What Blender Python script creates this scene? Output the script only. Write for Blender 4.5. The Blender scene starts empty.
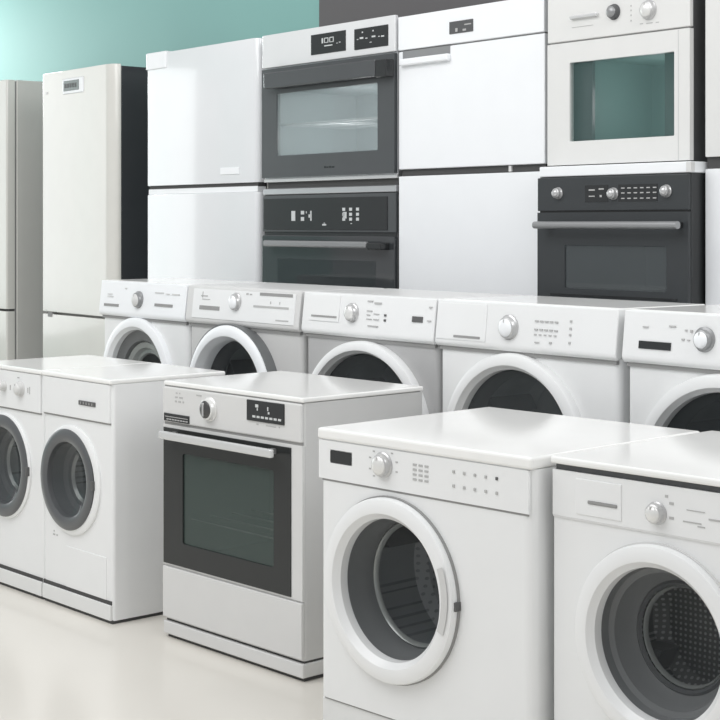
import bpy, bmesh, math
from mathutils import Vector

C = bpy.context.scene.collection
PI = math.pi
SC = bpy.context.scene

# ------------------------------------------------------------------ materials
def mat(name, col, rough=.35, metal=0., var=.03, scale=9., coat=0., alpha=1., spec=.5, bump=0., bscale=60.):
    m = bpy.data.materials.new(name); m.use_nodes = True
    nt = m.node_tree; N = nt.nodes; L = nt.links
    b = N['Principled BSDF']
    tc = N.new('ShaderNodeTexCoord'); nz = N.new('ShaderNodeTexNoise'); rp = N.new('ShaderNodeValToRGB')
    nz.inputs['Scale'].default_value = scale; nz.inputs['Detail'].default_value = 3
    L.new(tc.outputs['Object'], nz.inputs['Vector'])
    lo = tuple(max(0, c*(1-var)) for c in col) + (1,); hi = tuple(min(1, c*(1+var)) for c in col) + (1,)
    rp.color_ramp.elements[0].position = .3; rp.color_ramp.elements[1].position = .7
    rp.color_ramp.elements[0].color = lo; rp.color_ramp.elements[1].color = hi
    L.new(nz.outputs['Fac'], rp.inputs['Fac']); L.new(rp.outputs['Color'], b.inputs['Base Color'])
    b.inputs['Roughness'].default_value = rough; b.inputs['Metallic'].default_value = metal
    b.inputs['Coat Weight'].default_value = coat; b.inputs['Coat Roughness'].default_value = .05
    b.inputs['Alpha'].default_value = alpha; b.inputs['Specular IOR Level'].default_value = spec
    if bump:
        n2 = N.new('ShaderNodeTexNoise'); n2.inputs['Scale'].default_value = bscale
        bp = N.new('ShaderNodeBump'); bp.inputs['Strength'].default_value = bump; bp.inputs['Distance'].default_value = .002
        L.new(tc.outputs['Object'], n2.inputs['Vector']); L.new(n2.outputs['Fac'], bp.inputs['Height'])
        L.new(bp.outputs['Normal'], b.inputs['Normal'])
    return m

def srgb(r, g, b):
    f = lambda c: ((c/255+.055)/1.055)**2.4 if c > 10 else c/255/12.92
    return (f(r), f(g), f(b))

WHITE = mat('white_enamel', srgb(236, 237, 237), .3, var=.008)
FWHITE = mat('soft_white_enamel', srgb(236, 237, 237), .35, var=.008)
WHITE2 = mat('white_panel', srgb(235, 236, 236), .35, var=.008)
TOPW = mat('glossy_white_top', srgb(243, 243, 241), .12, var=.008, spec=.3)
FRIDGE = mat('gloss_fridge_white', srgb(232, 234, 236), .12, coat=.5, var=.006)
PEARL = mat('pearl_fridge', srgb(224, 223, 217), .2, coat=.3, var=.01)
WARMG = mat('warm_grey_side', srgb(214, 213, 208), .4, var=.01)
BRIGHT = mat('bright_white', srgb(244, 246, 248), .25, var=.006)
SILVER = mat('silver_grey', srgb(216, 216, 215), .35, var=.012)
SILVER2 = mat('silver_body', srgb(206, 206, 205), .4, var=.012)
STEEL = mat('brushed_steel', srgb(205, 206, 208), .28, metal=.75, var=.03, scale=3)
IVORY = mat('ivory_enamel', srgb(225, 225, 223), .35, var=.01)
CHROME = mat('chrome', srgb(196, 196, 196), .28, metal=.45, var=.01)
CAPS = mat('knob_cap', srgb(232, 232, 230), .22, metal=.25, var=.01)
HANDLE = mat('light_metal', srgb(220, 221, 221), .25, metal=.45, var=.01)
GREYH = mat('grey_metal', srgb(152, 153, 154), .3, metal=.35, var=.02)
LINE = mat('seam_grey', srgb(150, 150, 149), .7, var=.01)
SEAMD = mat('seam_dark', srgb(74, 74, 74), .8, var=.02)
MARK = mat('print_grey', srgb(182, 182, 181), .6, var=.02)
MARKD = mat('print_dark', srgb(92, 92, 92), .6, var=.02)
MARKL = mat('display_light', srgb(205, 208, 208), .5, var=.02)
CHAR = mat('charcoal_enamel', srgb(74, 77, 79), .28, var=.03, coat=.2)
CHARG = mat('charcoal_glass', srgb(58, 61, 63), .1, var=.02, coat=.6)
DARKS = mat('dark_body', srgb(84, 85, 86), .45, var=.02)
BLACKF = mat('black_fridge_side', srgb(58, 61, 65), .25, var=.03, coat=.4)
BLACK = mat('black_display', srgb(44, 46, 47), .2, var=.02)
RUBBER = mat('grey_tunnel', srgb(112, 114, 115), .4, var=.03)
RUBD = mat('dark_tunnel', srgb(84, 86, 88), .35, var=.03)
RINGD = mat('dark_ring', srgb(86, 88, 90), .3, var=.03, coat=.3)
RINGL = mat('light_ring', srgb(158, 162, 160), .25, metal=.4, var=.02)
PLINTH = mat('plinth_white', srgb(228, 229, 228), .4, var=.01)
CAVITY = mat('cavity_reflected_pale', srgb(188, 197, 199), .5, var=.05, scale=4)  # pale tone behind the glass, painted like the reflected room
CAVD = mat('cavity_dark', srgb(84, 100, 97), .5, var=.05, scale=4)
WIRE = mat('rack_wire', srgb(225, 228, 228), .3, metal=.2, var=.01)

def drum_mat(name, col, hole, sc, rad):
    """Perforated sheet: a regular grid of punched dots."""
    m = bpy.data.materials.new(name); m.use_nodes = True
    nt = m.node_tree; N = nt.nodes; L = nt.links; b = N['Principled BSDF']
    tc = N.new('ShaderNodeTexCoord'); mp = N.new('ShaderNodeVectorMath'); mp.operation = 'SCALE'; mp.inputs['Scale'].default_value = sc
    fr = N.new('ShaderNodeVectorMath'); fr.operation = 'FRACTION'
    sb = N.new('ShaderNodeVectorMath'); sb.operation = 'SUBTRACT'; sb.inputs[1].default_value = (.5, .5, .5)
    ml = N.new('ShaderNodeVectorMath'); ml.operation = 'MULTIPLY'; ml.inputs[1].default_value = (1, 0, 1)
    ln = N.new('ShaderNodeVectorMath'); ln.operation = 'LENGTH'
    lt = N.new('ShaderNodeMath'); lt.operation = 'LESS_THAN'; lt.inputs[1].default_value = rad
    nz = N.new('ShaderNodeTexNoise'); nz.inputs['Scale'].default_value = 7
    mu = N.new('ShaderNodeMath'); mu.operation = 'MULTIPLY'
    mx = N.new('ShaderNodeMix'); mx.data_type = 'RGBA'
    mx.inputs['A'].default_value = col + (1,); mx.inputs['B'].default_value = hole + (1,)
    L.new(tc.outputs['Object'], mp.inputs[0]); L.new(mp.outputs[0], fr.inputs[0]); L.new(fr.outputs[0], sb.inputs[0])
    L.new(sb.outputs[0], ml.inputs[0]); L.new(ml.outputs[0], ln.inputs[0]); L.new(ln.outputs['Value'], lt.inputs[0])
    L.new(tc.outputs['Object'], nz.inputs['Vector']); L.new(lt.outputs[0], mu.inputs[0]); L.new(nz.outputs['Fac'], mu.inputs[1])
    L.new(mu.outputs[0], mx.inputs['Factor']); L.new(mx.outputs['Result'], b.inputs['Base Color'])
    b.inputs['Roughness'].default_value = .4; b.inputs['Metallic'].default_value = .2
    return m
DRUM = drum_mat('perforated_drum', srgb(150, 154, 157), srgb(70, 74, 77), 46, .22)
DRUML = drum_mat('perforated_drum_light_dots', srgb(68, 70, 71), srgb(185, 187, 187), 72, .25)
DRUMD = mat('dark_drum', srgb(140, 146, 148), .35, metal=.2, var=.25, scale=5)

def glass_mat(name, tint, trans):
    """Thin tinted pane: partly see-through, with a mirror-like surface."""
    m = bpy.data.materials.new(name); m.use_nodes = True
    nt = m.node_tree; N = nt.nodes; L = nt.links
    out = N['Material Output']; b = N['Principled BSDF']
    nz = N.new('ShaderNodeTexNoise'); nz.inputs['Scale'].default_value = 3
    rp = N.new('ShaderNodeValToRGB')
    rp.color_ramp.elements[0].color = tuple(c*.95 for c in tint) + (1,); rp.color_ramp.elements[1].color = tuple(min(1, c*1.05) for c in tint) + (1,)
    L.new(nz.outputs['Fac'], rp.inputs['Fac']); L.new(rp.outputs['Color'], b.inputs['Base Color'])
    b.inputs['Roughness'].default_value = .04; b.inputs['Alpha'].default_value = 1-trans
    return m
PANE_PALE = glass_mat('pale_reflection_glass', srgb(165, 176, 177), .62)  # bright room reflection is put into the tint
PANE_DARK = glass_mat('dark_oven_glass', srgb(78, 92, 88), .5)
PANE_TEAL = glass_mat('teal_reflection_glass', srgb(96, 124, 122), .75)  # tint carries the reflected teal wall as colour
CHARB = mat('deep_charcoal', srgb(62, 65, 67), .3, var=.02, spec=.35)
PANE_GREY = glass_mat('grey_oven_glass', srgb(92, 98, 100), .4)
PANE_BLK = glass_mat('smoked_glass', srgb(66, 72, 74), .35)
DOORGLASS = glass_mat('door_glass', srgb(100, 105, 107), .88)
DOORGLASSD = glass_mat('smoked_door_glass', srgb(88, 93, 95), .6)

# ------------------------------------------------------------------ mesh helpers
def box(bm, x0, x1, y0, y1, z0, z1, bev=0., seg=3):
    v = [bm.verts.new((x, y, z)) for x in (x0, x1) for y in (y0, y1) for z in (z0, z1)]
    F = [bm.faces.new([v[i] for i in q]) for q in ((0, 1, 3, 2), (4, 6, 7, 5), (0, 4, 5, 1), (2, 3, 7, 6), (0, 2, 6, 4), (1, 5, 7, 3))]
    if bev:
        es = list({e for f in F for e in f.edges})
        bmesh.ops.bevel(bm, geom=es, offset=bev, segments=seg, profile=.5, affect='EDGES')
    return bm

def prism(bm, pts, axis, a0, a1, bev=0.):
    """Extrude a closed outline; axis 'z' -> pts are (x,y); axis 'x' -> pts are (y,z)."""
    mk = (lambda p, a: (p[0], p[1], a)) if axis == 'z' else (lambda p, a: (a, p[0], p[1]))
    A = [bm.verts.new(mk(p, a0)) for p in pts]; B = [bm.verts.new(mk(p, a1)) for p in pts]
    n = len(pts); F = [bm.faces.new(A), bm.faces.new(B)]
    for i in range(n): F.append(bm.faces.new((A[i], A[(i+1) % n], B[(i+1) % n], B[i])))
    if bev:
        es = list({e for f in F[:2] for e in f.edges})
        if axis == 'x': es = list({e for f in F for e in f.edges})
        bmesh.ops.bevel(bm, geom=es, offset=bev, segments=3, profile=.5, affect='EDGES')
    return bm

def lathe(bm, prof, cx, cz, seg=64, sx=1., close=False):
    """Spin (radius, y) points about an axis running front to back."""
    rings = []
    for r, y in prof:
        if r < 1e-5: rings.append([bm.verts.new((cx, y, cz))])
        else: rings.append([bm.verts.new((cx+r*sx*math.cos(2*PI*i/seg), y, cz+r*math.sin(2*PI*i/seg))) for i in range(seg)])
    for a, b in zip(rings, rings[1:]+([rings[0]] if close else [])):
        for i in range(seg):
            j = (i+1) % seg
            if len(a) == 1 and len(b) == 1: continue
            if len(a) == 1: bm.faces.new((a[0], b[i], b[j]))
            elif len(b) == 1: bm.faces.new((a[i], a[j], b[0]))
            else: bm.faces.new((a[i], a[j], b[j], b[i]))
    return bm

def circle(cx, cz, r, sx=1., n=64): return [(cx+r*sx*math.cos(2*PI*i/n), cz+r*math.sin(2*PI*i/n)) for i in range(n)]
def rect(x0, x1, z0, z1, r=.006):
    o = []
    for cx, cz, a in ((x1-r, z1-r, 0), (x0+r, z1-r, 90), (x0+r, z0+r, 180), (x1-r, z0+r, 270)):
        for k in range(4): t = math.radians(a+30*k); o.append((cx+r*math.cos(t), cz+r*math.sin(t)))
    return o

def holed(bm, x0, x1, z0, z1, y0, y1, hole):
    """A front plate between y0 (front) and y1 (back) with an opening."""
    def loop(pts, y): return [bm.verts.new((p[0], y, p[1])) for p in pts]
    outer = [(x0, z0), (x1, z0), (x1, z1), (x0, z1)]
    o0 = loop(outer, y0); h0 = loop(hole, y0)
    def edges(vs): return [bm.edges.new((vs[i], vs[(i+1) % len(vs)])) for i in range(len(vs))]
    bmesh.ops.triangle_fill(bm, use_beauty=True, edges=edges(o0)+edges(h0))
    o1 = loop(outer, y1); h1 = loop(hole, y1)
    for a, b in ((o0, o1), (h0, h1)):
        for i in range(len(a)):
            j = (i+1) % len(a); bm.faces.new((a[i], a[j], b[j], b[i]))
    return bm

def shell(bm, w, d, z0, z1, rc=.02, hole=None):
    """Cabinet carcass with rounded upright front corners; the front may have an opening."""
    n = 6
    L = [(rc-rc*math.sin(PI/2*k/n), rc-rc*math.cos(PI/2*k/n)) for k in range(n+1)]     # front -> left side
    R = [(w-x, y) for x, y in L][::-1]                                                # right side -> front
    path = L + [(0, d), (w, d)] + R                                                   # front-left round back to front-right
    A = [bm.verts.new((x, y, z0)) for x, y in path]; B = [bm.verts.new((x, y, z1)) for x, y in path]
    for i in range(len(path)-1): bm.faces.new((A[i], A[i+1], B[i+1], B[i]))
    bm.faces.new(A); bm.faces.new(B)
    if not hole: bm.faces.new((A[-1], A[0], B[0], B[-1]))
    else:
        h = [bm.verts.new((x, 0, z)) for x, z in hole]
        e = [bm.edges.get((A[-1], A[0])) or bm.edges.new((A[-1], A[0])), bm.edges.new((A[0], B[0])) if not bm.edges.get((A[0], B[0])) else bm.edges.get((A[0], B[0])),
             bm.edges.get((B[0], B[-1])) or bm.edges.new((B[0], B[-1])), bm.edges.get((A[-1], B[-1])) or bm.edges.new((A[-1], B[-1]))]
        e += [bm.edges.new((h[i], h[(i+1) % len(h)])) for i in range(len(h))]
        bmesh.ops.triangle_fill(bm, use_beauty=True, edges=e)
    return bm

def link(name, bm, material, parent=None, smooth=False, off=(0, 0, 0)):
    if any(off): bmesh.ops.translate(bm, verts=bm.verts, vec=Vector(off))
    bmesh.ops.recalc_face_normals(bm, faces=bm.faces)
    me = bpy.data.meshes.new(name); bm.to_mesh(me); bm.free()
    if smooth:
        me.shade_smooth(); me.set_sharp_from_angle(angle=math.radians(38))
    me.materials.append(material)
    o = bpy.data.objects.new(name, me); C.objects.link(o); o.parent = parent
    return o

class Thing:
    """An appliance: local x runs along its front, y into it, z up from its base."""
    def __init__(s, name, label, cat, org, rot, w, d, z0=0., group=None):
        s.w, s.d = w, d
        a = math.radians(rot); ux, uy = math.cos(a), math.sin(a)
        r = bpy.data.objects.new(name, None); C.objects.link(r); s.root = r
        r.location = (org[0]+ux*w/2-uy*d/2, org[1]+uy*w/2+ux*d/2, z0); r.rotation_euler = (0, 0, a)
        r['label'] = label; r['category'] = cat
        if group: r['group'] = group
        r.empty_display_size = .1
    def add(s, name, bm, m, parent=None, smooth=False, label=None):
        o = link(name, bm, m, parent or s.root, smooth, (-s.w/2, -s.d/2, 0))
        if label: o['label'] = label
        return o
    def box(s, name, x0, x1, y0, y1, z0, z1, m, bev=0., parent=None, label=None):
        return s.add(name, box(bmesh.new(), x0, x1, y0, y1, z0, z1, bev), m, parent, label=label)
    def lathe(s, name, prof, cx, cz, m, parent=None, sx=1., seg=64, label=None, close=False):
        return s.add(name, lathe(bmesh.new(), prof, cx, cz, seg, sx, close), m, parent, True, label)

def knob(t, cx, cz, r, y=0., cap=CAPS, base=CHROME, pointer=True, base_r=1.15, label=None):
    """Round control knob: flared base, domed grip, pointer."""
    k = t.lathe('knob', [(0, y+.004), (r*base_r, y+.004), (r*base_r, y-.003), (r*1.02, y-.006), (r, y-.012), (r*.93, y-.018), (r*.8, y-.02)], cx, cz, base, seg=48, label=label)
    t.lathe('knob_cap', [(r*.82, y-.017), (r*.8, y-.021), (r*.66, y-.025), (r*.36, y-.028), (0, y-.029)], cx, cz, cap, k, seg=48)
    if pointer: t.box('pointer', cx-.0015, cx+.0015, y-.0275, y-.02, cz+r*.45, cz+r*.75, MARK, 0, k)
    return k

def clusters(rs, gap=.019):
    """Marks that stand close together belong to one printed symbol or word."""
    rest, out = list(rs), []
    while rest:
        c = [rest.pop()]; grew = True
        while grew:
            grew = False
            for r in list(rest):
                if any(max(r[0]-q[1], q[0]-r[1], 0)**2+max(r[2]-q[3], q[2]-r[3], 0)**2 < gap**2 for q in c):
                    c.append(r); rest.remove(r); grew = True
        out.append(c)
    return out

def marks(t, name, rs, y, m, parent=None, deep=.004):
    for c in clusters(rs):
        bm = bmesh.new()
        for x0, x1, z0, z1 in c: box(bm, x0, x1, y-.0012, y+deep, z0, z1)
        t.add(name, bm, m, parent)

def porthole(t, cx, cz, R, Ro, proud=.03, sx=1., ring=WHITE, side=None, style='deep', glass=DOORGLASS, drum=DRUM, rimd=.25):
    """Round washer door: bezel ring, glass bowl, rubber gasket, drum."""
    k = min(.012, (R-Ro)*.3); m = Ro+(R-Ro)*.38
    prof = [(R, .004), (R, -proud*.6), (R-k*.3, -proud*.82), (R-k, -proud*.92), (R-k*1.8, -proud*.96), (m, -proud), (m-.006, -proud*.97), (Ro+.005, -proud*.55), (Ro, -proud*.4), (Ro-.002, .012), (Ro+.006, .012)]
    door = t.lathe('door', prof, cx, cz, ring, sx=sx, seg=96)
    if side:
        t.lathe('door_rim', [(R+.004, .004), (R+.004, -proud*rimd), (R-.004, -proud*rimd), (R-.004, .004)], cx, cz, side, door, sx, 96)
    if style == 'deep':
        g = [(Ro-.002, .012), (Ro-.004, .05), (Ro-.014, .07), (Ro-.016, .1)]
        t.lathe('gasket', g, cx, cz, RUBBER, sx=sx)
        t.lathe('drum_rim', [(Ro-.016, .1), (Ro-.022, .094), (Ro-.028, .1), (Ro-.03, .108)], cx, cz, RINGL, sx=sx)
        dr, yb, r0, y0 = Ro+.03, .34, Ro-.03, .108
    elif style == 'funnel':
        g = [(Ro-.002, .012), (Ro-.006, .035), (Ro-.02, .04), (Ro-.03, .075), (Ro-.046, .095)]
        t.lathe('gasket', g, cx, cz, RUBBER, sx=sx)
        t.lathe('drum_rim', [(Ro-.046, .095), (Ro-.052, .09), (Ro-.058, .1)], cx, cz, RUBD, sx=sx)
        t.lathe('drum_rim', [(Ro-.058, .104), (Ro-.062, .1), (Ro-.066, .106), (Ro-.067, .115)], cx, cz, RINGL, sx=sx)
        dr, yb, r0, y0 = Ro-.01, .24, Ro-.067, .115
    elif style == 'rings':
        t.lathe('gasket', [(Ro-.002, .012), (Ro-.008, .016), (Ro*.8, .024), (Ro*.78, .045)], cx, cz, RUBBER, sx=sx)
        t.lathe('drum_rim', [(Ro*.78, .045), (Ro*.76, .038), (Ro*.66, .042), (Ro*.62, .06), (Ro*.56, .06), (Ro*.54, .07)], cx, cz, RINGL, sx=sx)
        dr, yb, r0, y0 = Ro*.8, .3, Ro*.54, .07
    else:
        t.lathe('gasket', [(Ro-.002, .012), (Ro-.006, .03), (Ro-.02, .05), (Ro-.022, .075)], cx, cz, RUBD, sx=sx)
        dr, yb, r0, y0 = Ro+.01, .33, Ro-.022, .075
    drm = t.lathe('drum', [(r0, y0), (dr, y0+.012), (dr, yb-.03), (dr-.03, yb), (0, yb+.01)], cx, cz, drum, sx=sx)
    for q in range(3):
        a = 2*PI*q/3 + (3.7 if style == 'funnel' else .6)
        bm = bmesh.new(); h = .045; wd = .035
        ca, sa = math.cos(a), math.sin(a)
        ring1 = [(dr-.004, -wd), (dr-.03, -wd*.5), (dr-h-.012, 0), (dr-.03, wd*.5), (dr-.004, wd)]
        P = []
        for yy in (y0+.03, yb-.02): P.append([bm.verts.new((cx+(r*ca-e*sa)*sx, yy, cz+r*sa+e*ca)) for r, e in ring1])
        for i in range(4): bm.faces.new((P[0][i], P[0][i+1], P[1][i+1], P[1][i]))
        bm.faces.new(P[0]); bm.faces.new(P[1])
        t.add('baffle', bm, RUBD, drm)
    if glass:
        t.lathe('door_glass', [(Ro-.006, .006), (Ro*.8, .022), (Ro*.5, .036), (Ro*.25, .042), (0, .044)], cx, cz, glass, door, sx)
    return door

# ------------------------------------------------------------------ the setting
def face_dir(rot): a = math.radians(rot); return Vector((math.cos(a), math.sin(a), 0)), Vector((-math.sin(a), math.cos(a), 0))
ROT = -50.89
U, V = face_dir(ROT)

def struct(name, bm, m, loc=(0, 0, 0), rot=0.):
    o = link(name, bm, m); o.location = loc; o.rotation_euler = (0, 0, math.radians(rot)); o['kind'] = 'structure'
    return o

# floor: pale polished tile
def floor_mat():
    m = mat('cream_floor', srgb(228, 224, 216), .22, var=.018, scale=1.3, coat=.1)
    return m
TEAL = mat('teal_paint', srgb(136, 186, 180), .6, var=.02, scale=.8, bump=.05)
PALET = mat('pale_teal_paint', srgb(190, 222, 218), .6, var=.02, scale=.8)
GREYW = mat('charcoal_paint', srgb(96, 94, 95), .6, var=.02, scale=.8, bump=.05)
WFRAME = mat('window_frame_white', srgb(238, 238, 236), .4, var=.01)
FLOORM = floor_mat()
PLATM = mat('platform_laminate', srgb(225, 223, 218), .4, var=.015)

A0 = Vector((.171, 6.798, 0))                 # a point on the front line of the rear row
def rowpt(u, v): return A0 + U*u + V*v
struct('floor', box(bmesh.new(), -9, 9, -6, 1.6, -.1, 0), FLOORM, rowpt(0, 0), ROT)
seam = -1.639                                    # where the teal paint stops
wb = .84
struct('wall_back', box(bmesh.new(), -8.2, seam, wb, wb+.12, 0, 3.7), TEAL, rowpt(0, 0), ROT)
struct('wall_right', box(bmesh.new(), seam, 6, wb-.02, wb+.12, 0, 3.7), GREYW, rowpt(0, 0), ROT)
# left wall with two tall shop windows (behind the picture edge, seen in reflections)
lw = bmesh.new()
ys = [(-6, -4.9), (-3.2, -2.7), (-1.0, wb)]
for a, b in ys: box(lw, -8.2, -8.08, a, b, 0, 3.7)
for a, b in ((-4.9, -3.2), (-2.7, -1.0)): box(lw, -8.2, -8.08, a, b, 0, .45); box(lw, -8.2, -8.08, a, b, 3.1, 3.7)
struct('wall_left', lw, PALET, rowpt(0, 0), ROT)
for i, (a, b) in enumerate(((-4.9, -3.2), (-2.7, -1.0))):
    w = bmesh.new()
    for p, q in ((a, a+.06), (b-.06, b), ((a+b)/2-.03, (a+b)/2+.03)): box(w, -8.19, -8.09, p, q, .45, 3.1)
    for p, q in ((.45, .51), (3.04, 3.1)): box(w, -8.188, -8.092, a, b, p, q)
    struct('window_%d' % (i+1), w, WFRAME, rowpt(0, 0), ROT)
# stepped display platform under the middle and rear rows
struct('trim_1', box(bmesh.new(), -6.5, 4.5, -.83, .72, .0, .3, .004), PLATM, rowpt(0, 0), ROT)['label'] = 'low white display platform'

# ------------------------------------------------------------------ front row: washers
GF = 'appliances in the front row'
def front_washer(label, org, rot, w, d, h, zs, zp):
    return Thing('washing_machine', label, 'washing machine', org, rot, w, d, 0, 'front loading washing machines in the front row')

# -- first: the complete white washer in the middle foreground
t = front_washer('large white washer with glossy lid, small black display and silver knob, next to the stove', (-.116, 4.43), -46.71, .795, .72, .87, 0, 0)
cx, cz, R, Ro = .296, .456, .25, .193
t.add('cabinet', shell(bmesh.new(), .795, .72, .105, .838, .028, circle(cx, cz, Ro+.02)), FWHITE, smooth=False)
t.box('plinth', .006, .789, .006, .71, 0, .101, PLINTH, .004)
t.box('seam', .02, .775, .004, .5, .1, .106, LINE)
t.box('top_panel', -.002, .797, -.008, .724, .838, .87, TOPW, .008)
t.add('control_panel', holed(bmesh.new(), .002, .785, .727, .836, -.004, .004, rect(.05, .139, .776, .81, .004)), FWHITE)
t.box('panel_seam', .014, .781, -.001, .3, .721, .728, LINE)
t.box('display', .048, .141, -.004, .004, .774, .812, BLACK, 0)
knob(t, .266, .792, .031, -.004, label='large silver knob')
for i in range(5):
    x = .53+.0375*i
    t.box('button', x-.004, x+.004, -.0065, -.003, .8, .808, MARK if i < 4 else MARKD, .001)
    t.box('button', x-.004, x+.004, -.0065, -.003, .763, .771, MARK, .001)
marks(t, 'programme_markings', [(.38+.022*i, .394+.022*i, z, z+.006) for i in range(3) for z in (.803, .79, .777, .764)], -.004, MARK)
marks(t, 'dial_markings', [(.266+.055*math.cos(a)-.004, .266+.055*math.cos(a)+.004, .792+.045*math.sin(a)-.002, .792+.045*math.sin(a)+.002) for a in (.3, -.3, .9, 2.3, 2.8, 3.5, 4.0)], -.004, MARK)
dr = porthole(t, cx, cz, R, Ro, .032, style='deep', side=LINE)
# shallow grey grip set in the right of the door ring
bm = bmesh.new()
P0, P1 = [], []
for k in range(13):
    a = math.radians(-22+44*k/12)
    for rr, lst in ((.216, P0), (.238, P1)): lst.append(bm.verts.new((cx+rr*math.cos(a), -.0335, cz+.012+rr*math.sin(a))))
for k in range(12): bm.faces.new((P0[k], P0[k+1], P1[k+1], P1[k]))
t.add('door_grip', bm, SILVER2, dr, label='grey door grip')
t.box('latch', cx+R-.006, cx+R+.006, -.02, .004, cz-.012, cz+.012, MARKD, .002, dr)

# -- second: the cropped one in the lower right corner
t = front_washer('white washer with a dark gap under its lid and a deep stepped grey drum', (.481, 3.867), -46.71, .8, .68, .87, 0, 0)
cx, cz, R, Ro = .322, .463, .236, .182
t.add('cabinet', shell(bmesh.new(), .8, .68, .1, .84, .008, circle(cx, cz, Ro+.02)), FWHITE)
t.box('plinth', .004, .796, .006, .67, 0, .098, PLINTH, .004)
t.box('lid_gap', .008, .792, .004, .668, .838, .856, RUBD)
t.box('top_panel', 0, .81, -.012, .69, .855, .873, TOPW, .006)
t.box('control_panel', .001, .799, -.0025, .004, .726, .84, FWHITE, .001)
t.box('panel_seam', .004, .796, -.003, .3, .722, .727, SILVER)
dw = t.box('detergent_drawer', .075, .215, -.005, 0, .738, .826, FWHITE, .002)
t.box('drawer_grip', .115, .203, -.0075, -.005, .768, .776, LINE, .002, dw)
marks(t, 'programme_markings', [(.088, .104, .797, .803), (.088, .104, .808, .812), (.085, .1, .772, .776), (.085, .105, .764, .767), (.352, .364, .797, .803), (.352, .364, .763, .769), (.34, .348, .812, .818),
      (.39, .44, .762, .765), (.43, .45, .755, .758), (.4, .45, .79, .792), (.46, .5, .775, .779), (.5, .56, .775, .779)], -.0025, MARK)
knob(t, .317, .772, .024, -.0025, label='silver knob')
porthole(t, cx, cz, R, Ro, .03, style='funnel', drum=DRUML, side=SILVER)

# ------------------------------------------------------------------ front row: twin narrow washers
def narrow(label, org, w):
    return Thing('washing_machine', label, 'washing machine', org, -48.74, w, .5, 0, 'narrow washing machines in the front row')
ul, _ = face_dir(-48.74)
o2 = Vector((-1.219, 5.98, 0)); o1 = o2 - ul*.503
def narrow_body(t, w, cx, cz, Ro, zp):
    t.add('cabinet', shell(bmesh.new(), w, .5, .012, .868, .014, circle(cx, cz, Ro+.012)), WHITE)
    t.box('plinth', 0, w-.006, -.008, .02, .012, .068, PLINTH, .003); t.box('dark_base', .006, w-.004, .0, .49, 0, .014, SEAMD)  # dark base strip paints the contact shadow under the plinth
    t.box('plinth_gap', .0, w-.008, -.003, .01, .067, .082, SEAMD)
    t.box('top_panel', 0, w, -.012, .505, .868, .886, TOPW, .006)
    t.box('control_panel', .004, w-.012, -.008, .004, zp+.004, .866, WHITE2, .003)
    t.box('panel_seam', .004, w-.012, -.003, .3, zp-.002, zp+.004, LINE)
def narrow_door(t, cx, cz, R, Ri, Rw, cw, latch_x):
    back = t.lathe('door_surround', [(Rw, .003), (Rw, -.007), (Rw-.006, -.011), (Rw-.03, -.011), (Rw-.03, .002)], cw, cz, WHITE, seg=80)
    door = t.lathe('door', [(R, .002), (R, -.014), (R-.008, -.02), (Ri+.012, -.02), (Ri, -.014), (Ri-.004, .004), (Ri+.01, .004)], cx, cz, RINGD, seg=80, label='dark grey door ring')
    t.lathe('gasket', [(Ri-.003, 0), (Ri-.01, .05), (Ri-.03, .06), (Ri-.034, .075)], cx, cz, RUBD)
    t.lathe('drum_rim', [(Ri-.034, .075), (Ri-.04, .068), (Ri-.05, .078)], cx, cz, RINGL)
    t.lathe('drum', [(Ri-.05, .078), (Ri-.01, .09), (Ri-.01, .28), (0, .29)], cx, cz, DRUM)
    t.lathe('door_glass', [(Ri-.005, .002), (Ri*.7, .02), (0, .035)], cx, cz, DOORGLASSD, door)
    t.box('latch', latch_x-.007, latch_x+.007, -.022, .002, cz-.018, cz+.018, MARKD, .003, back)
t = narrow('narrow white washer with two small grey dials, partly cut off by the picture edge', (o1.x, o1.y), .5)
narrow_body(t, .5, .195, .484, .17, .714)
narrow_door(t, .195, .484, .203, .153, .21, .2, .4)
knob(t, .336, .802, .027, -.008, cap=SILVER, base=SILVER2, label='grey dial')
knob(t, .202, .803, .019, -.008, cap=SILVER, base=SILVER2)
marks(t, 'dial_markings', [(.39, .396, .79, .81), (.405, .409, .786, .814), (.25, .256, .79, .81), (.31, .326, .842, .846)], -.008, MARK)
t = narrow('narrow white washer with dark ring door and blank dial-free panel, between dialled twin and stove', (o2.x, o2.y), .493)
narrow_body(t, .493, .2, .487, .165, .722)
narrow_door(t, .19, .489, .19, .142, .206, .208, .38)
s = t.box('drawer_grip', .272, .388, -.0125, -.006, .778, .795, MARKD, .003, label='dark drawer grip')
marks(t, 'panel_markings', [(.288+.02*i, .291+.02*i, .782, .791) for i in range(5)], -.0125, MARK, s)
marks(t, 'care_markings', [(.07, .085, .262, .268), (.095, .103, .262, .268), (.074, .08, .275, .281)], 0, MARK)
t.box('filter_cover', .17, .45, -.0025, .003, .082, .235, WHITE, .001)

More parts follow.
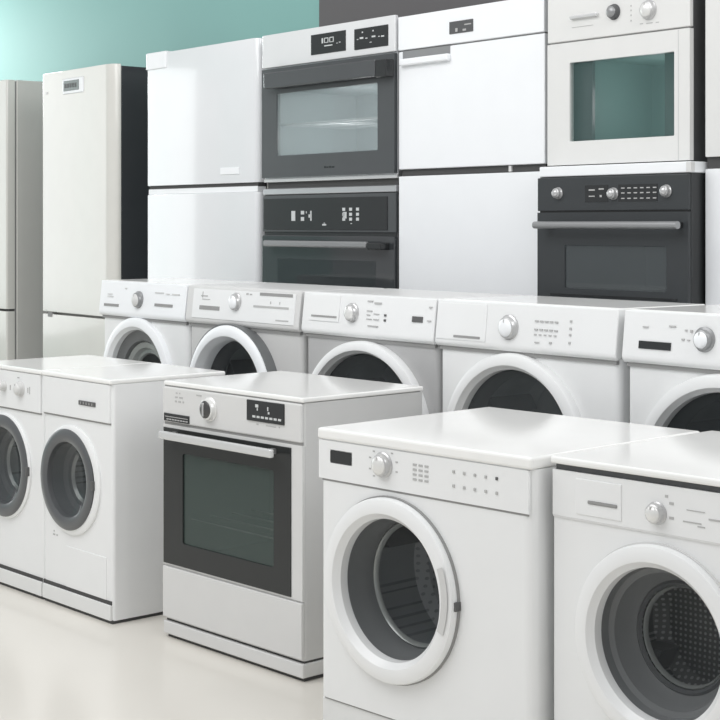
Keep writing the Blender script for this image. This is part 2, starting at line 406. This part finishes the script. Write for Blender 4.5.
# ------------------------------------------------------------------ front row: stove
t = Thing('electric_stove', 'silver freestanding stove with large black glass oven door and pale bar handle', 'stove', (-.687, 5.46), -47.71, .757, .525, 0)
t.add('cabinet', shell(bmesh.new(), .757, .525, .066, .882, .012, rect(.06, .66, .28, .69)), SILVER2)
t.box('dark_base', .01, .75, .008, .5, 0, .014, SEAMD); t.box('plinth', -.002, .759, -.006, .515, .012, .058, SILVER, .005)  # contact shadow below the plinth put in as a dark strip
t.box('plinth_gap', .004, .753, .006, .51, .056, .068, SEAMD)
t.box('cooktop', 0, .76, -.006, .53, .884, .9, TOPW, .005, label='glossy white cooktop')
t.box('top_seam', .004, .753, -.002, .52, .88, .886, LINE)
t.box('control_panel', .0, .754, -.01, .004, .757, .88, SILVER, .005)
t.box('panel_seam', .004, .753, -.004, .3, .747, .758, LINE)
d_ = t.add('oven_door', holed(bmesh.new(), 0, .757, .256, .748, -.006, .004, rect(.004, .703, .262, .737, .006)), SILVER)
gl = t.add('door_glass', holed(bmesh.new(), .004, .703, .262, .737, -.009, 0, rect(.118, .617, .342, .655, .01)), mat('black_oven_glass', srgb(46, 48, 48), .15, var=.03, spec=.35), d_, label='black glass border')
t.box('window', .116, .619, -.004, 0, .34, .657, PANE_DARK, 0, d_)
cav = bmesh.new(); box(cav, .065, .655, .0, .42, .285, .685)
bmesh.ops.delete(cav, geom=[f for f in cav.faces if abs(f.calc_center_median().y) < 1e-4], context='FACES')
t.add('oven_cavity', cav, CAVD)
rk = bmesh.new()
for i in range(4): box(rk, .07, .65, .06+.09*i, .065+.09*i, .41, .414)
t.add('oven_rack', rk, GREYH)
hd = t.box('handle', .045, .665, -.062, -.044, .704, .732, HANDLE, .006, label='long pale metal handle')
for x in (.07, .61): t.box('handle_post', x, x+.02, -.048, -.006, .71, .727, GREYH, 0, hd)
t.box('drawer_front', .0, .757, -.01, .004, .072, .25, SILVER, .003)
k = knob(t, .276, .823, .037, -.01, cap=mat('dark_knob', srgb(84, 84, 84), .25, metal=.5), base=CAPS, pointer=False, base_r=1.12, label='dark oven knob in a pale ring')
t.box('grip_bar', .271, .279, -.042, -.034, .8, .846, CHROME, .003, k)
ds = t.box('display', .482, .674, -.0145, -.006, .806, .874, BLACK, .002)
marks(t, 'display_markings', [(.53, .545, .852, .862), (.538, .543, .842, .85), (.592, .597, .845, .858), (.595, .603, .835, .842)] + [(.515+.022*i, .53+.022*i, .818, .825) for i in range(7)], -.0145, MARKL, ds)
marks(t, 'panel_markings', [(.53, .54, .795, .799), (.58, .63, .795, .798), (.645, .65, .795, .799), (.075, .09, .845, .85), (.1, .12, .845, .85), (.075, .085, .83, .836), (.095, .11, .83, .836), (.12, .128, .83, .836), (.08, .09, .86, .864), (.1, .106, .86, .864), (.2, .23, .862, .866)], -.01, MARK)
lb = t.box('label_plate', .012, .16, -.0135, -.005, .761, .788, BLACK, .001, label='dark label plate')
marks(t, 'label_markings', [(.03+.016*i, .042+.016*i, .766, .77) for i in range(8)] + [(.02, .155, .776, .778)], -.0135, MARK, lb)

# ------------------------------------------------------------------ middle row: washers on the platform
GM = 'front loading washing machines in the middle row'
ZP = .3
def mid(label, org, w, d=.42): return Thing('washing_machine', label, 'washing machine', org, ROT, w, d, ZP, GM)
SL = .016                                              # how far the sloping panel stands out at its foot
def fy(z, zb=.74, zt=.89): return -.004 - SL*(zt-z)/(zt-zb)
def mid_body(t, w, body, panel, top, cx, cz, R, Ro, zb=.74, h=.89, over=.003, sx=1.):
    t.add('cabinet', shell(bmesh.new(), w, .42, .02, h-.012, .022, circle(cx, cz, Ro+.02, sx)), body)
    for x in (.06, w-.06):
        for y in (.06, .36): t.box('foot', x-.02, x+.02, y-.02, y+.02, 0, .022, SEAMD, .003)
    t.box('top_panel', 0, w, .012, .42, h-.014, h, top, .005)
    pr = [(-.006, h-.002), (.03, h-.002), (.03, zb), (-SL+.006, zb-.012), (-SL-.004, zb-.002), (-SL-.006, zb+.008)]
    t.add('control_panel', prism(bmesh.new(), pr, 'x', -over, w+over, .004), panel)
    t.box('panel_seam', .006, w-.006, -.006, .03, zb-.024, zb-.01, LINE)
def fmarks(t, name, rs, m, parent=None, out=.0018):
    """Marks lying on the sloping panel."""
    for c in clusters(rs):
        bm = bmesh.new()
        for x0, x1, z0, z1 in c:
            q = []
            for z in (z0, z1):
                for dy in (-out, .008): q += [bm.verts.new((x, fy(z)-.004+dy, z)) for x in (x0, x1)]
            a, b, c_, d, e, f, g, hh = q
            for F in ((a, b, f, e), (c_, d, hh, g), (a, c_, g, e), (b, d, hh, f), (a, b, d, c_), (e, f, hh, g)): bm.faces.new(F)
        o = t.add(name, bm, m, parent)
    return o
def fm2(t, name, rs, m, parent=None): return fmarks(t, name, rs, m, parent, .0033)
# W1
t = mid('small white washer with concentric grey door rings, in front of the black sided fridge', (-1.197, 7.222), .728)
mid_body(t, .728, WHITE, BRIGHT, TOPW, .322, .43, .3, .245)
porthole(t, .322, .43, .3, .245, .03, ring=BRIGHT, style='rings', glass=DOORGLASS, drum=DRUMD)
knob(t, .345, .81, .034, fy(.81)-.003, cap=SILVER, base=GREYH, base_r=1.15, label='grey ringed knob')
fmarks(t, 'drawer_grip', [(.045, .175, .773, .784)], LINE)
fmarks(t, 'display', [(.485, .63, .788, .8)], LINE)
fmarks(t, 'panel_markings', [(.07, .12, .815, .819), (.07, .11, .826, .83), (.48, .55, .845, .85), (.57, .6, .842, .846), (.62, .68, .842, .847), (.22, .235, .855, .86)], SILVER2)
# W2
t = mid('silver grey washer with protruding door and dark bar on its panel, below the glossy fridge', (-.729, 6.646), .8)
mid_body(t, .8, SILVER2, SILVER, SILVER, .355, .432, .306, .24)
porthole(t, .355, .432, .306, .24, .06, ring=BRIGHT, style='dark', glass=DOORGLASS, drum=DRUMD, side=RUBBER, rimd=.75)
fmarks(t, 'panel_facia', [(.05, .775, .755, .876)], WHITE)
knob(t, .37, .83, .034, fy(.83)-.004, cap=BRIGHT, base=CHROME, label='chrome knob')
fm2(t, 'drawer_grip', [(.105, .255, .79, .807)], LINE)
b_ = fm2(t, 'display', [(.535, .755, .863, .875)], LINE)
fm2(t, 'panel_markings', [(.497, .735, .815, .823), (.61, .615, .832, .842), (.672, .676, .832, .842), (.44, .455, .862, .87), (.465, .48, .862, .868), (.655, .74, .767, .772), (.11, .16, .845, .85), (.12, .18, .832, .835), (.12, .125, .84, .865)], MARK)
# W3
t = mid('silver bodied washer with white door ring and large drawer, in front of the double oven', (-.209, 6.006), .76)
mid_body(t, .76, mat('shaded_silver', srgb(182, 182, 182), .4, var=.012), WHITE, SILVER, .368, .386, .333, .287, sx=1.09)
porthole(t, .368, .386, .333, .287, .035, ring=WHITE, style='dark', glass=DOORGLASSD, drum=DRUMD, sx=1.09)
dw = fmarks(t, 'detergent_drawer', [(.04, .228, .782, .88)], WHITE)
fm2(t, 'drawer_grip', [(.06, .215, .796, .803)], LINE, dw)
knob(t, .305, .82, .032, fy(.82)-.003, cap=CAPS, base=CHROME, label='chrome knob')
fmarks(t, 'programme_markings', [(.39, .42, .865, .869), (.43, .47, .858, .864), (.39, .42, .83, .833), (.39, .41, .815, .818), (.39, .42, .8, .803), (.43, .46, .82, .823), (.43, .46, .8, .803), (.4, .46, .775, .779), (.73, .745, .855, .86), (.725, .745, .808, .812)], MARK)
fmarks(t, 'button', [(.49, .5, .815, .823)], MARKD); fmarks(t, 'button', [(.49, .5, .797, .805)], MARKD)
fmarks(t, 'display', [(.645, .7, .803, .823)], MARKD)
# W4
t = mid('wide white washer with blank panel end, between silver bodied washer and black-display washer', (.279, 5.406), .822)
mid_body(t, .822, WHITE, WHITE2, TOPW, .372, .398, .326, .272)
porthole(t, .372, .398, .326, .272, .035, ring=WHITE, style='dark', glass=DOORGLASSD, drum=DRUMD)
dw = fmarks(t, 'detergent_drawer', [(.005, .25, .755, .878)], WHITE)
fm2(t, 'drawer_grip', [(.095, .225, .762, .77)], LINE, dw)
knob(t, .358, .808, .037, fy(.808)-.003, cap=BRIGHT, base=CHROME, label='chrome knob')
fmarks(t, 'programme_markings', [(.475+.022*i, .49+.022*i, z, z+.005) for i in range(5) for z in (.833, .806)] + [(.475+.022*i, .485+.022*i, .79, .794) for i in range(5)] + [(.48, .5, .765, .769), (.545, .555, .765, .772)], MARK)
for z in (.838, .815, .795, .77): fmarks(t, 'button', [(.629, .637, z, z+.007)], MARK)
# W5
t = mid('white washer with a black display bar beside a white knob in a grey ring', (.817, 4.744), .82)
mid_body(t, .82, WHITE, WHITE2, TOPW, .372, .394, .325, .272)
porthole(t, .372, .394, .325, .272, .03, ring=WHITE, style='dark', glass=DOORGLASSD, drum=DRUMD)
fmarks(t, 'display', [(.064, .186, .775, .798)], BLACK)
knob(t, .308, .814, .03, fy(.814)-.003, cap=BRIGHT, base=GREYH, base_r=1.25, label='white knob in a grey ring')
fmarks(t, 'panel_markings', [(.075, .095, .838, .842), (.235, .243, .835, .84), (.255, .263, .832, .84), (.225, .235, .808, .813), (.245, .255, .808, .811), (.175, .2, .845, .849)], MARK)

# ------------------------------------------------------------------ rear row on the platform
def rear(name, label, cat, org, w, d=.62, z=ZP, group=None): return Thing(name, label, cat, org, ROT, w, d, z, group)
GFr = 'refrigerators in the rear row'
def fridge_door(t, name, w, z0, z1, m, rl=.03, rr=.03, th=.06, y=0, x0=0., parent=None, ry=None):
    """Door slab whose upright edges are rounded towards the front."""
    pts = []
    n = 8
    for k in range(n+1): a = PI/2*k/n; pts.append((x0+rl-rl*math.sin(PI/2-a), y+rl-rl*math.cos(PI/2-a)))
    pts = [(x0+rl-rl*math.cos(PI/2*k/n), y+rl-rl*math.sin(PI/2*k/n)) for k in range(n+1)]
    pts += [(x0+w-rr+rr*math.sin(PI/2*k/n), y+(ry or rr)*(1-math.cos(PI/2*k/n))) for k in range(n+1)]
    pts += [(x0+w, y+max(th, ry or rr)), (x0, y+max(th, rl))]
    out = []
    for p in pts:
        if not out or (abs(p[0]-out[-1][0])+abs(p[1]-out[-1][1])) > 1e-5: out.append(p)
    return t.add(name, prism(bmesh.new(), out, 'z', z0, z1, .004), m, parent, True)
# B1
t = rear('refrigerator', 'warm grey fridge showing mostly its plain side, next to the pearl white fridge', 'refrigerator', (-2.788, 10.437), .9, group=GFr)
t.box('cabinet', .004, .9, .07, .62, .04, 2.06, WARMG, .006); t.box('plinth', .02, .88, .1, .6, 0, .045, SEAMD)
t.box('door_seal', .01, .894, .055, .072, .05, 2.05, LINE)
fridge_door(t, 'fridge_door', .9, .615, 2.058, PEARL, .02, .012, .056); fridge_door(t, 'freezer_door', .9, .05, .6, PEARL, .02, .012, .056)
t.box('door_gap', .01, .894, .02, .06, .598, .617, SEAMD)
# B2
t = rear('refrigerator', 'pearl white fridge with black side panel and small display high on its door', 'refrigerator', (-1.923, 9.374), .85, group=GFr)
t.box('cabinet', .0, .848, .052, .62, .04, 2.045, BLACKF, .006, label='black cabinet'); t.box('plinth', .02, .83, .12, .6, 0, .045, SEAMD)
fridge_door(t, 'fridge_door', .85, .625, 2.055, PEARL, .015, .09, .05, ry=.045); fz = fridge_door(t, 'freezer_door', .85, .05, .61, PEARL, .015, .09, .05, ry=.045)
t.box('door_gap', .01, .835, .03, .1, .608, .627, LINE)
t.box('door_notch', .08, .13, -.003, .03, .594, .622, LINE, 0, fz)
dp = t.box('display_frame', .265, .515, -.006, .003, 1.915, 2.006, BRIGHT, .006)
t.box('display', .282, .465, -.0085, -.004, 1.932, 1.992, mat('lcd_grey', srgb(112, 122, 120), .25, var=.05), .002, dp)
marks(t, 'display_markings', [(.3+.03*i, .318+.03*i, 1.95, 1.975) for i in range(5)], -.0085, MARKD, dp)
t.box('badge', .05, .075, -.003, .002, 1.93, 1.942, SILVER, .001)
# B3
t = rear('refrigerator', 'tall glossy white two door fridge with mirror like front, beside the double oven', 'refrigerator', (-1.159, 8.434), 1.04, group=GFr)
t.box('cabinet', .004, 1.036, .066, .62, .04, 2.055, WARMG, .006); t.box('plinth', .02, 1.02, .1, .6, 0, .045, SEAMD)
fridge_door(t, 'freezer_door', 1.04, 1.356, 2.068, FRIDGE, .012, .03, .06); fridge_door(t, 'fridge_door', 1.04, .05, 1.308, FRIDGE, .012, .03, .06)
t.box('door_lip', .006, 1.03, .006, .06, 1.308, 1.338, BRIGHT, .004); t.box('door_gap', .01, 1.03, .01, .06, 1.336, 1.358, SEAMD)
t.box('hinge_cover', .0, .2, -.008, .06, 1.985, 2.076, BRIGHT, .006)
t.box('badge', .715, .885, -.004, .002, 1.4, 1.435, BRIGHT, .002, label='pale badge')
# B4 two ovens
O4 = (-.465, 7.579)
def oven_cav(t, x0, x1, y1, z0, z1, m):
    cav = bmesh.new(); box(cav, x0, x1, 0, y1, z0, z1)
    bmesh.ops.delete(cav, geom=[f for f in cav.faces if abs(f.calc_center_median().y) < 1e-4], context='FACES')
    t.add('oven_cavity', cav, m)
t = rear('built_in_oven', 'upper oven of the tall stack with pale reflecting window and two black displays', 'oven', O4, 1.0, z=ZP+1.325)
z = lambda q: q-1.325
t.add('cabinet', shell(bmesh.new(), 1.0, .62, z(1.36), z(2.06), .004, rect(.09, .91, z(1.45), z(1.8))), STEEL)
t.box('foot_rail', .01, .99, .012, .6, 0, z(1.365), SEAMD)
t.box('trim_strip', 0, 1.0, -.006, .01, z(1.352), z(1.37), HANDLE, .002)
t.box('control_panel', 0, 1.0, -.016, .004, z(1.907), z(2.068), mat('panel_steel', srgb(232, 233, 234), .22, metal=.15, var=.01), .004)
for x0, x1, z0, z1 in ((.395, .655, 1.94, 2.034), (.718, .955, 1.936, 2.03)):
    ds = t.box('display', x0, x1, -.0195, -.012, z(z0), z(z1), BLACK, .002)
    if x0 < .5:
        rs = [(.48, .49, 1.988, 2.012), (.498, .503, 1.988, 2.012), (.498, .53, 2.008, 2.012), (.525, .53, 1.988, 2.012), (.498, .53, 1.988, 1.991), (.538, .57, 2.008, 2.012), (.538, .543, 1.988, 2.012), (.565, .57, 1.988, 2.012), (.538, .57, 1.988, 1.991),
              (.5, .56, 1.972, 1.977), (.59, .6, 1.978, 1.981), (.61, .62, 1.98, 1.984)]
    else:
        rs = [(.775, .783, 2.008, 2.014), (.85, .858, 2.008, 2.014), (.76, .785, 1.982, 1.99), (.74, .75, 1.98, 1.984), (.8, .815, 1.98, 1.984), (.845, .87, 1.982, 1.989), (.89, .9, 1.98, 1.984), (.91, .93, 1.978, 1.984), (.83, .845, 1.96, 1.963)]
    marks(t, 'display_markings', [(a, b, z(c), z(d)) for a, b, c, d in rs], -.0195, MARKL, ds)
d_ = t.add('oven_door', holed(bmesh.new(), .002, .998, z(1.374), z(1.9), -.02, .002, rect(.125, .885, z(1.478), z(1.778), .006)), CHAR)
t.box('window', .12, .89, -.015, -.011, z(1.472), z(1.785), PANE_PALE, 0, d_)
oven_cav(t, .095, .905, .5, z(1.455), z(1.795), CAVITY)
rk = bmesh.new(); zz = z(1.625)
box(rk, .098, .902, .03, .04, zz-.002, zz+.008)
for i in range(9): box(rk, .12+.095*i, .125+.095*i, .03, .46, zz, zz+.004)
t.add('oven_rack', rk, WIRE)
h_ = t.box('handle', .085, .925, -.07, -.04, z(1.8), z(1.875), mat('dark_handle', srgb(92, 94, 96), .25, metal=.4, var=.02), .005)
t.box('handle_end', .925, .998, -.068, -.018, z(1.795), z(1.872), BLACK, .004, h_); t.box('handle_post', .11, .16, -.042, -.018, z(1.815), z(1.86), BLACK, 0, h_)
marks(t, 'nameplate_lettering', [(.5, .51, z(1.409), z(1.418)), (.515, .53, z(1.409), z(1.416)), (.535, .55, z(1.409), z(1.418)), (.555, .575, z(1.409), z(1.416))], -.02, BLACK, d_)
t = rear('built_in_oven', 'black oven with lit symbols on its panel, below the oven with the pale window', 'oven', O4, 1.0)
t.add('cabinet', shell(bmesh.new(), 1.0, .62, .03, 1.3, .004), DARKS); t.box('plinth', .02, .98, .03, .6, 0, .035, SEAMD)
t.box('trim_strip', 0, 1.0, -.012, .01, 1.292, 1.32, STEEL, .003); t.box('top_plate', .01, .99, .008, .61, 1.298, 1.325, DARKS)
t.box('control_panel', .0, 1.0, -.012, .004, 1.112, 1.288, CHAR, .003)
ds = t.box('display', .012, .945, -.016, -.008, 1.122, 1.272, BLACK, .002)
marks(t, 'display_markings', [(.24, .27, 1.165, 1.212), (.315, .34, 1.195, 1.212), (.315, .34, 1.165, 1.183), (.375, .395, 1.18, 1.195), (.388, .398, 1.165, 1.212), (.355, .36, 1.2, 1.21), (.48, .51, 1.143, 1.15), (.49, .5, 1.152, 1.156)]
      + [(.63+.05*i, .65+.05*i, q, q+.014) for i in range(3) for q in (1.165, 1.187, 1.21)] + [(.635, .66, 1.175, 1.205), (.69, .7, 1.15, 1.154)], -.016, MARKL, ds)
t.box('panel_gap', .004, .996, -.004, .004, 1.096, 1.114, BLACK)
d_ = t.box('oven_door', .002, .998, -.018, .002, .34, 1.096, CHARG, .004)
t.box('window', .13, .87, -.0195, -.01, .5, .985, PANE_BLK, .002, d_)
h_ = t.box('handle', .085, .865, -.075, -.05, 1.042, 1.072, GREYH, .008, label='grey metal handle')
t.box('handle_end', .865, .965, -.07, -.016, 1.036, 1.068, BLACK, .006, h_); t.box('handle_post', .11, .15, -.052, -.016, 1.047, 1.067, BLACK, 0, h_)
t.box('drawer_front', .002, .998, -.014, .002, .05, .325, CHAR, .004)
# B5 white units
O5 = (.174, 6.794)
t = rear('dishwasher', 'upper white dishwasher with pocket handle and tiny black display, beside the upper oven', 'dishwasher', O5, .884, z=ZP+1.36)
z = lambda q: q-1.36
t.box('cabinet', .004, .878, .02, .62, z(1.385), z(2.052), BRIGHT, .004)
t.box('foot_rail', .006, .876, .01, .6, 0, z(1.388), SEAMD)
t.box('control_panel', 0, .884, -.01, .024, z(1.908), z(2.055), BRIGHT, .004)
t.box('door_gap', .006, .876, .004, .03, z(1.9), z(1.91), LINE)
d_ = t.box('door', 0, .884, -.006, .024, z(1.388), z(1.902), BRIGHT, .004)
t.box('handle_recess', .03, .335, -.008, 0, z(1.868), z(1.903), GREYH, 0, d_)
t.box('handle', .026, .34, -.03, -.004, z(1.838), z(1.868), BRIGHT, .007, d_)
ds = t.box('display', .335, .48, -.0135, -.006, z(1.948), z(2.0), DARKS, .002)
marks(t, 'display_markings', [(.375, .388, z(1.955), z(1.97)), (.43, .47, z(1.978), z(1.983)), (.42, .44, z(1.955), z(1.963))], -.0135, MARK, ds)
t.box('clip', .675, .69, .002, .012, z(1.362), z(1.386), SILVER, 0)
t = rear('dishwasher', 'plain white appliance front without handle under the dishwasher with the pocket handle', 'dishwasher', O5, .884)
t.box('cabinet', .004, .878, .02, .62, .04, 1.36, BRIGHT, .004); t.box('plinth', .02, .85, .05, .6, 0, .045, SEAMD)
t.box('door', 0, .884, -.006, .024, .06, 1.358, BRIGHT, .004)
# B6/B7 oven column
O6 = (.75, 6.085)
t = rear('built_in_oven', 'ivory oven with teal reflection in its window and two knobs, standing above the black oven', 'oven', O6, .70, z=ZP+1.372)
z = lambda q: q-1.372
t.add('cabinet', shell(bmesh.new(), .697, .6, z(1.378), z(2.15), .004, rect(.08, .64, z(1.45), z(1.8))), DARKS)
t.box('dark_base', .004, .69, .01, .59, 0, z(1.382), SEAMD)
t.box('control_panel', 0, .70, -.02, .002, z(1.856), z(2.15), IVORY, .004)
t.box('panel_gap', .004, .69, -.012, .002, z(1.848), z(1.858), LINE)
d_ = t.add('oven_door', holed(bmesh.new(), .0, .70, z(1.378), z(1.85), -.02, .002, rect(.118, .63, z(1.468), z(1.772), .004)), IVORY)
t.box('window', .114, .634, -.012, -.008, z(1.464), z(1.776), PANE_TEAL, 0, d_)
marks(t, 'door_edge', [(.648, .651, z(1.38), z(1.848))], -.02, SILVER2, d_)
oven_cav(t, .085, .635, .5, z(1.455), z(1.795), mat('cavity_reflected_teal', srgb(112, 142, 138), .5, var=.08, scale=3))  # teal here paints the wall reflected in the window
t.box('reflection_strip', .09, .19, .03, .045, z(1.46), z(1.79), CHAR, 0, label='dark strip imitating a reflection in the window')  # added strip imitates the dark stripe reflected in the glass
t.box('reflection_band', .47, .52, .12, .135, z(1.458), z(1.793), CAVD, 0)  # second added strip, a darker reflected stripe
hl = t.box('slot_handle', .128, .268, -.034, -.018, z(1.936), z(1.95), HANDLE, .004)
knob(t, .345, z(1.944), .026, -.02, cap=GREYH, base=DARKS, pointer=False, label='dark grey push knob')
knob(t, .512, z(1.934), .032, -.02, cap=CAPS, base=CHROME, label='silver knob')
marks(t, 'panel_markings', [(.425, .43, z(q), z(q)+.006) for q in (1.955, 1.938, 1.92, 1.9)] + [(.47, .485, z(1.885), z(1.888)), (.5, .53, z(1.884), z(1.887)), (.545, .56, z(1.883), z(1.886)), (.62, .64, z(1.985), z(1.99)), (.13, .24, z(1.905), z(1.907))], -.02, MARK)
t = rear('shelf_board', 'white shelf board lying between the ivory oven and the black oven', 'shelf', (.75-.776*.066, 6.085-.631*.066), .742, .68, ZP+1.332)
t.box('board', 0, .742, 0, .68, 0, .04, BRIGHT, .004)
t.box('edge_band', .722, .744, -.001, .02, .002, .038, SILVER, 0)
t = rear('built_in_oven', 'wide charcoal oven with long bar handle and three small silver knobs', 'oven', (.75-.776*.062, 6.085-.631*.062), .74, .66, ZP+.857)
z = lambda q: q-.857
t.add('cabinet', shell(bmesh.new(), .74, .66, 0, z(1.3315), .003, rect(.1, .66, z(.89), z(1.1))), BLACK)
t.box('control_panel', 0, .738, -.014, .002, z(1.2), z(1.328), CHARB, .003)
t.box('panel_gap', .004, .735, -.004, .002, z(1.192), z(1.202), BLACK)
d_ = t.add('oven_door', holed(bmesh.new(), 0, .738, z(.862), z(1.194), -.014, .002, rect(.145, .64, z(.906), z(1.07), .005)), CHARB)
t.box('window', .14, .645, -.01, -.006, z(.9), z(1.076), PANE_GREY, 0, d_)
oven_cav(t, .105, .655, .5, z(.893), z(1.097), mat('cavity_grey', srgb(96, 104, 106), .5, var=.05))
t.box('door_ledge', .07, .69, -.017, -.012, z(.876), z(.884), BLACK, .001, d_)
h_ = t.add('handle', prism(bmesh.new(), [(-.066+.014*math.cos(2*PI*i/12), z(1.146)+.014*math.sin(2*PI*i/12)) for i in range(12)], 'x', .035, .735, 0), GREYH, None, True, 'grey bar handle')
for x in (.06, .69): t.box('handle_post', x, x+.025, -.06, -.012, z(1.136), z(1.156), BLACK, 0, h_)
for x, zz in ((.112, 1.268), (.392, 1.262), (.642, 1.268)): knob(t, x, z(zz), .02, -.014, cap=CHROME, base=CHROME, label='small silver knob')
marks(t, 'display', [(.25, .365, z(1.232), z(1.295)), (.415, .6, z(1.232), z(1.295))], -.014, BLACK)
marks(t, 'panel_markings', [(.27, .3, z(1.275), z(1.28)), (.27, .3, z(1.252), z(1.256)), (.32, .345, z(1.278), z(1.283)), (.325, .335, z(1.25), z(1.258))] + [(.43+.03*i, .446+.03*i, z(q), z(q)+.004) for i in range(6) for q in (1.28, 1.262, 1.242)], -.0152, MARK)
t = rear('base_cabinet', 'white base cabinet under the charcoal oven, hidden behind the middle washers', 'cabinet', (.75-.776*.05, 6.085-.631*.05), .735, .64)
t.box('carcass', 0, .735, .02, .64, .04, .855, BRIGHT, .003); t.box('plinth', .02, .72, .06, .6, 0, .045, SEAMD)
for i in range(2): t.box('door', .003+.366*i, .366+.366*i, 0, .02, .05, .85, BRIGHT, .003)
# B8
t = rear('refrigerator', 'pale fridge split by a dark gap, only a sliver visible beside the ivory oven', 'refrigerator', (1.223, 5.503), .8, group=GFr)
t.box('cabinet', .004, .796, .05, .62, .04, 2.1, WARMG, .004); t.box('plinth', .02, .78, .1, .6, 0, .045, SEAMD)
fridge_door(t, 'fridge_door', .8, 1.388, 2.1, IVORY, .008, .02, .046); fridge_door(t, 'freezer_door', .8, .05, 1.345, BRIGHT, .008, .02, .046)
t.box('door_gap', .004, .79, .012, .05, 1.343, 1.39, SEAMD)

# ------------------------------------------------------------------ light
w = bpy.data.worlds.new('World'); SC.world = w; w.use_nodes = True
bg = w.node_tree.nodes['Background']; bg.inputs['Color'].default_value = (.97, .985, 1, 1); bg.inputs['Strength'].default_value = .58
def area(name, loc, target, size, power, col=(1, 1, 1), sy=None):
    l = bpy.data.lights.new(name, 'AREA'); l.energy = power; l.size = size; l.color = col
    if sy: l.shape = 'RECTANGLE'; l.size_y = sy
    o = bpy.data.objects.new(name, l); C.objects.link(o); o.location = loc
    o.rotation_euler = (Vector(target)-Vector(loc)).to_track_quat('-Z', 'Y').to_euler()
    return o
area('overhead_fill', (-2.2, 3.2, 4.6), (-.2, 6, .5), 3.5, 120)  # unseen soft light added overhead
area('overhead_fill', (3.2, 2.2, 4.6), (.2, 5.2, .6), 3.0, 118)  # added on the right to brighten the cabinet sides
area('overhead_fill', (-3.4, 5.2, 4.4), (-.9, 7.6, 1.3), 2.0, 50)  # added to lift the far end of the middle and rear rows
area('window_light', tuple(rowpt(-7.9, -1.8)+Vector((0, 0, 1.8))), tuple(rowpt(-2, .4)+Vector((0, 0, 1.6))), 3.6, 60, (.95, .99, 1), 2.6)
area('wall_fill', tuple(rowpt(-7.2, -.1)+Vector((0, 0, 2.9))), tuple(rowpt(-5.4, .84)+Vector((0, 0, 2.6))), .8, 45, (.96, 1, 1))  # unseen light added to brighten the far end of the teal wall
def lamp(name, p, e):
    l = bpy.data.lights.new(name, 'POINT'); l.energy = e; l.shadow_soft_size = .09; l.specular_factor = 0
    o = bpy.data.objects.new(name, l); C.objects.link(o); o.location = p; return o
def inside(org, u, v, z): return (org[0]+U.x*u+V.x*v, org[1]+U.y*u+V.y*v, z)
lamp('cavity_fill', inside(O4, .5, .2, ZP+1.6), 1.9)  # light added in the cavity to brighten the pale window
lamp('cavity_fill', inside(O6, .33, .26, ZP+1.62), 1.5)  # added light that makes the strips behind the teal pane show

# ------------------------------------------------------------------ camera
cam = bpy.data.cameras.new('camera'); co = bpy.data.objects.new('camera', cam); C.objects.link(co)
co.location = (0, 0, 1.45); co.rotation_euler = (PI/2, 0, 0)
cam.sensor_width = 36; cam.sensor_fit = 'HORIZONTAL'; cam.lens = 1550/720*36; cam.shift_y = -(360-224)/720
cam.clip_end = 100
SC.camera = co
SC.view_settings.view_transform = 'Standard'; SC.view_settings.look = 'None'; SC.view_settings.exposure = -.12
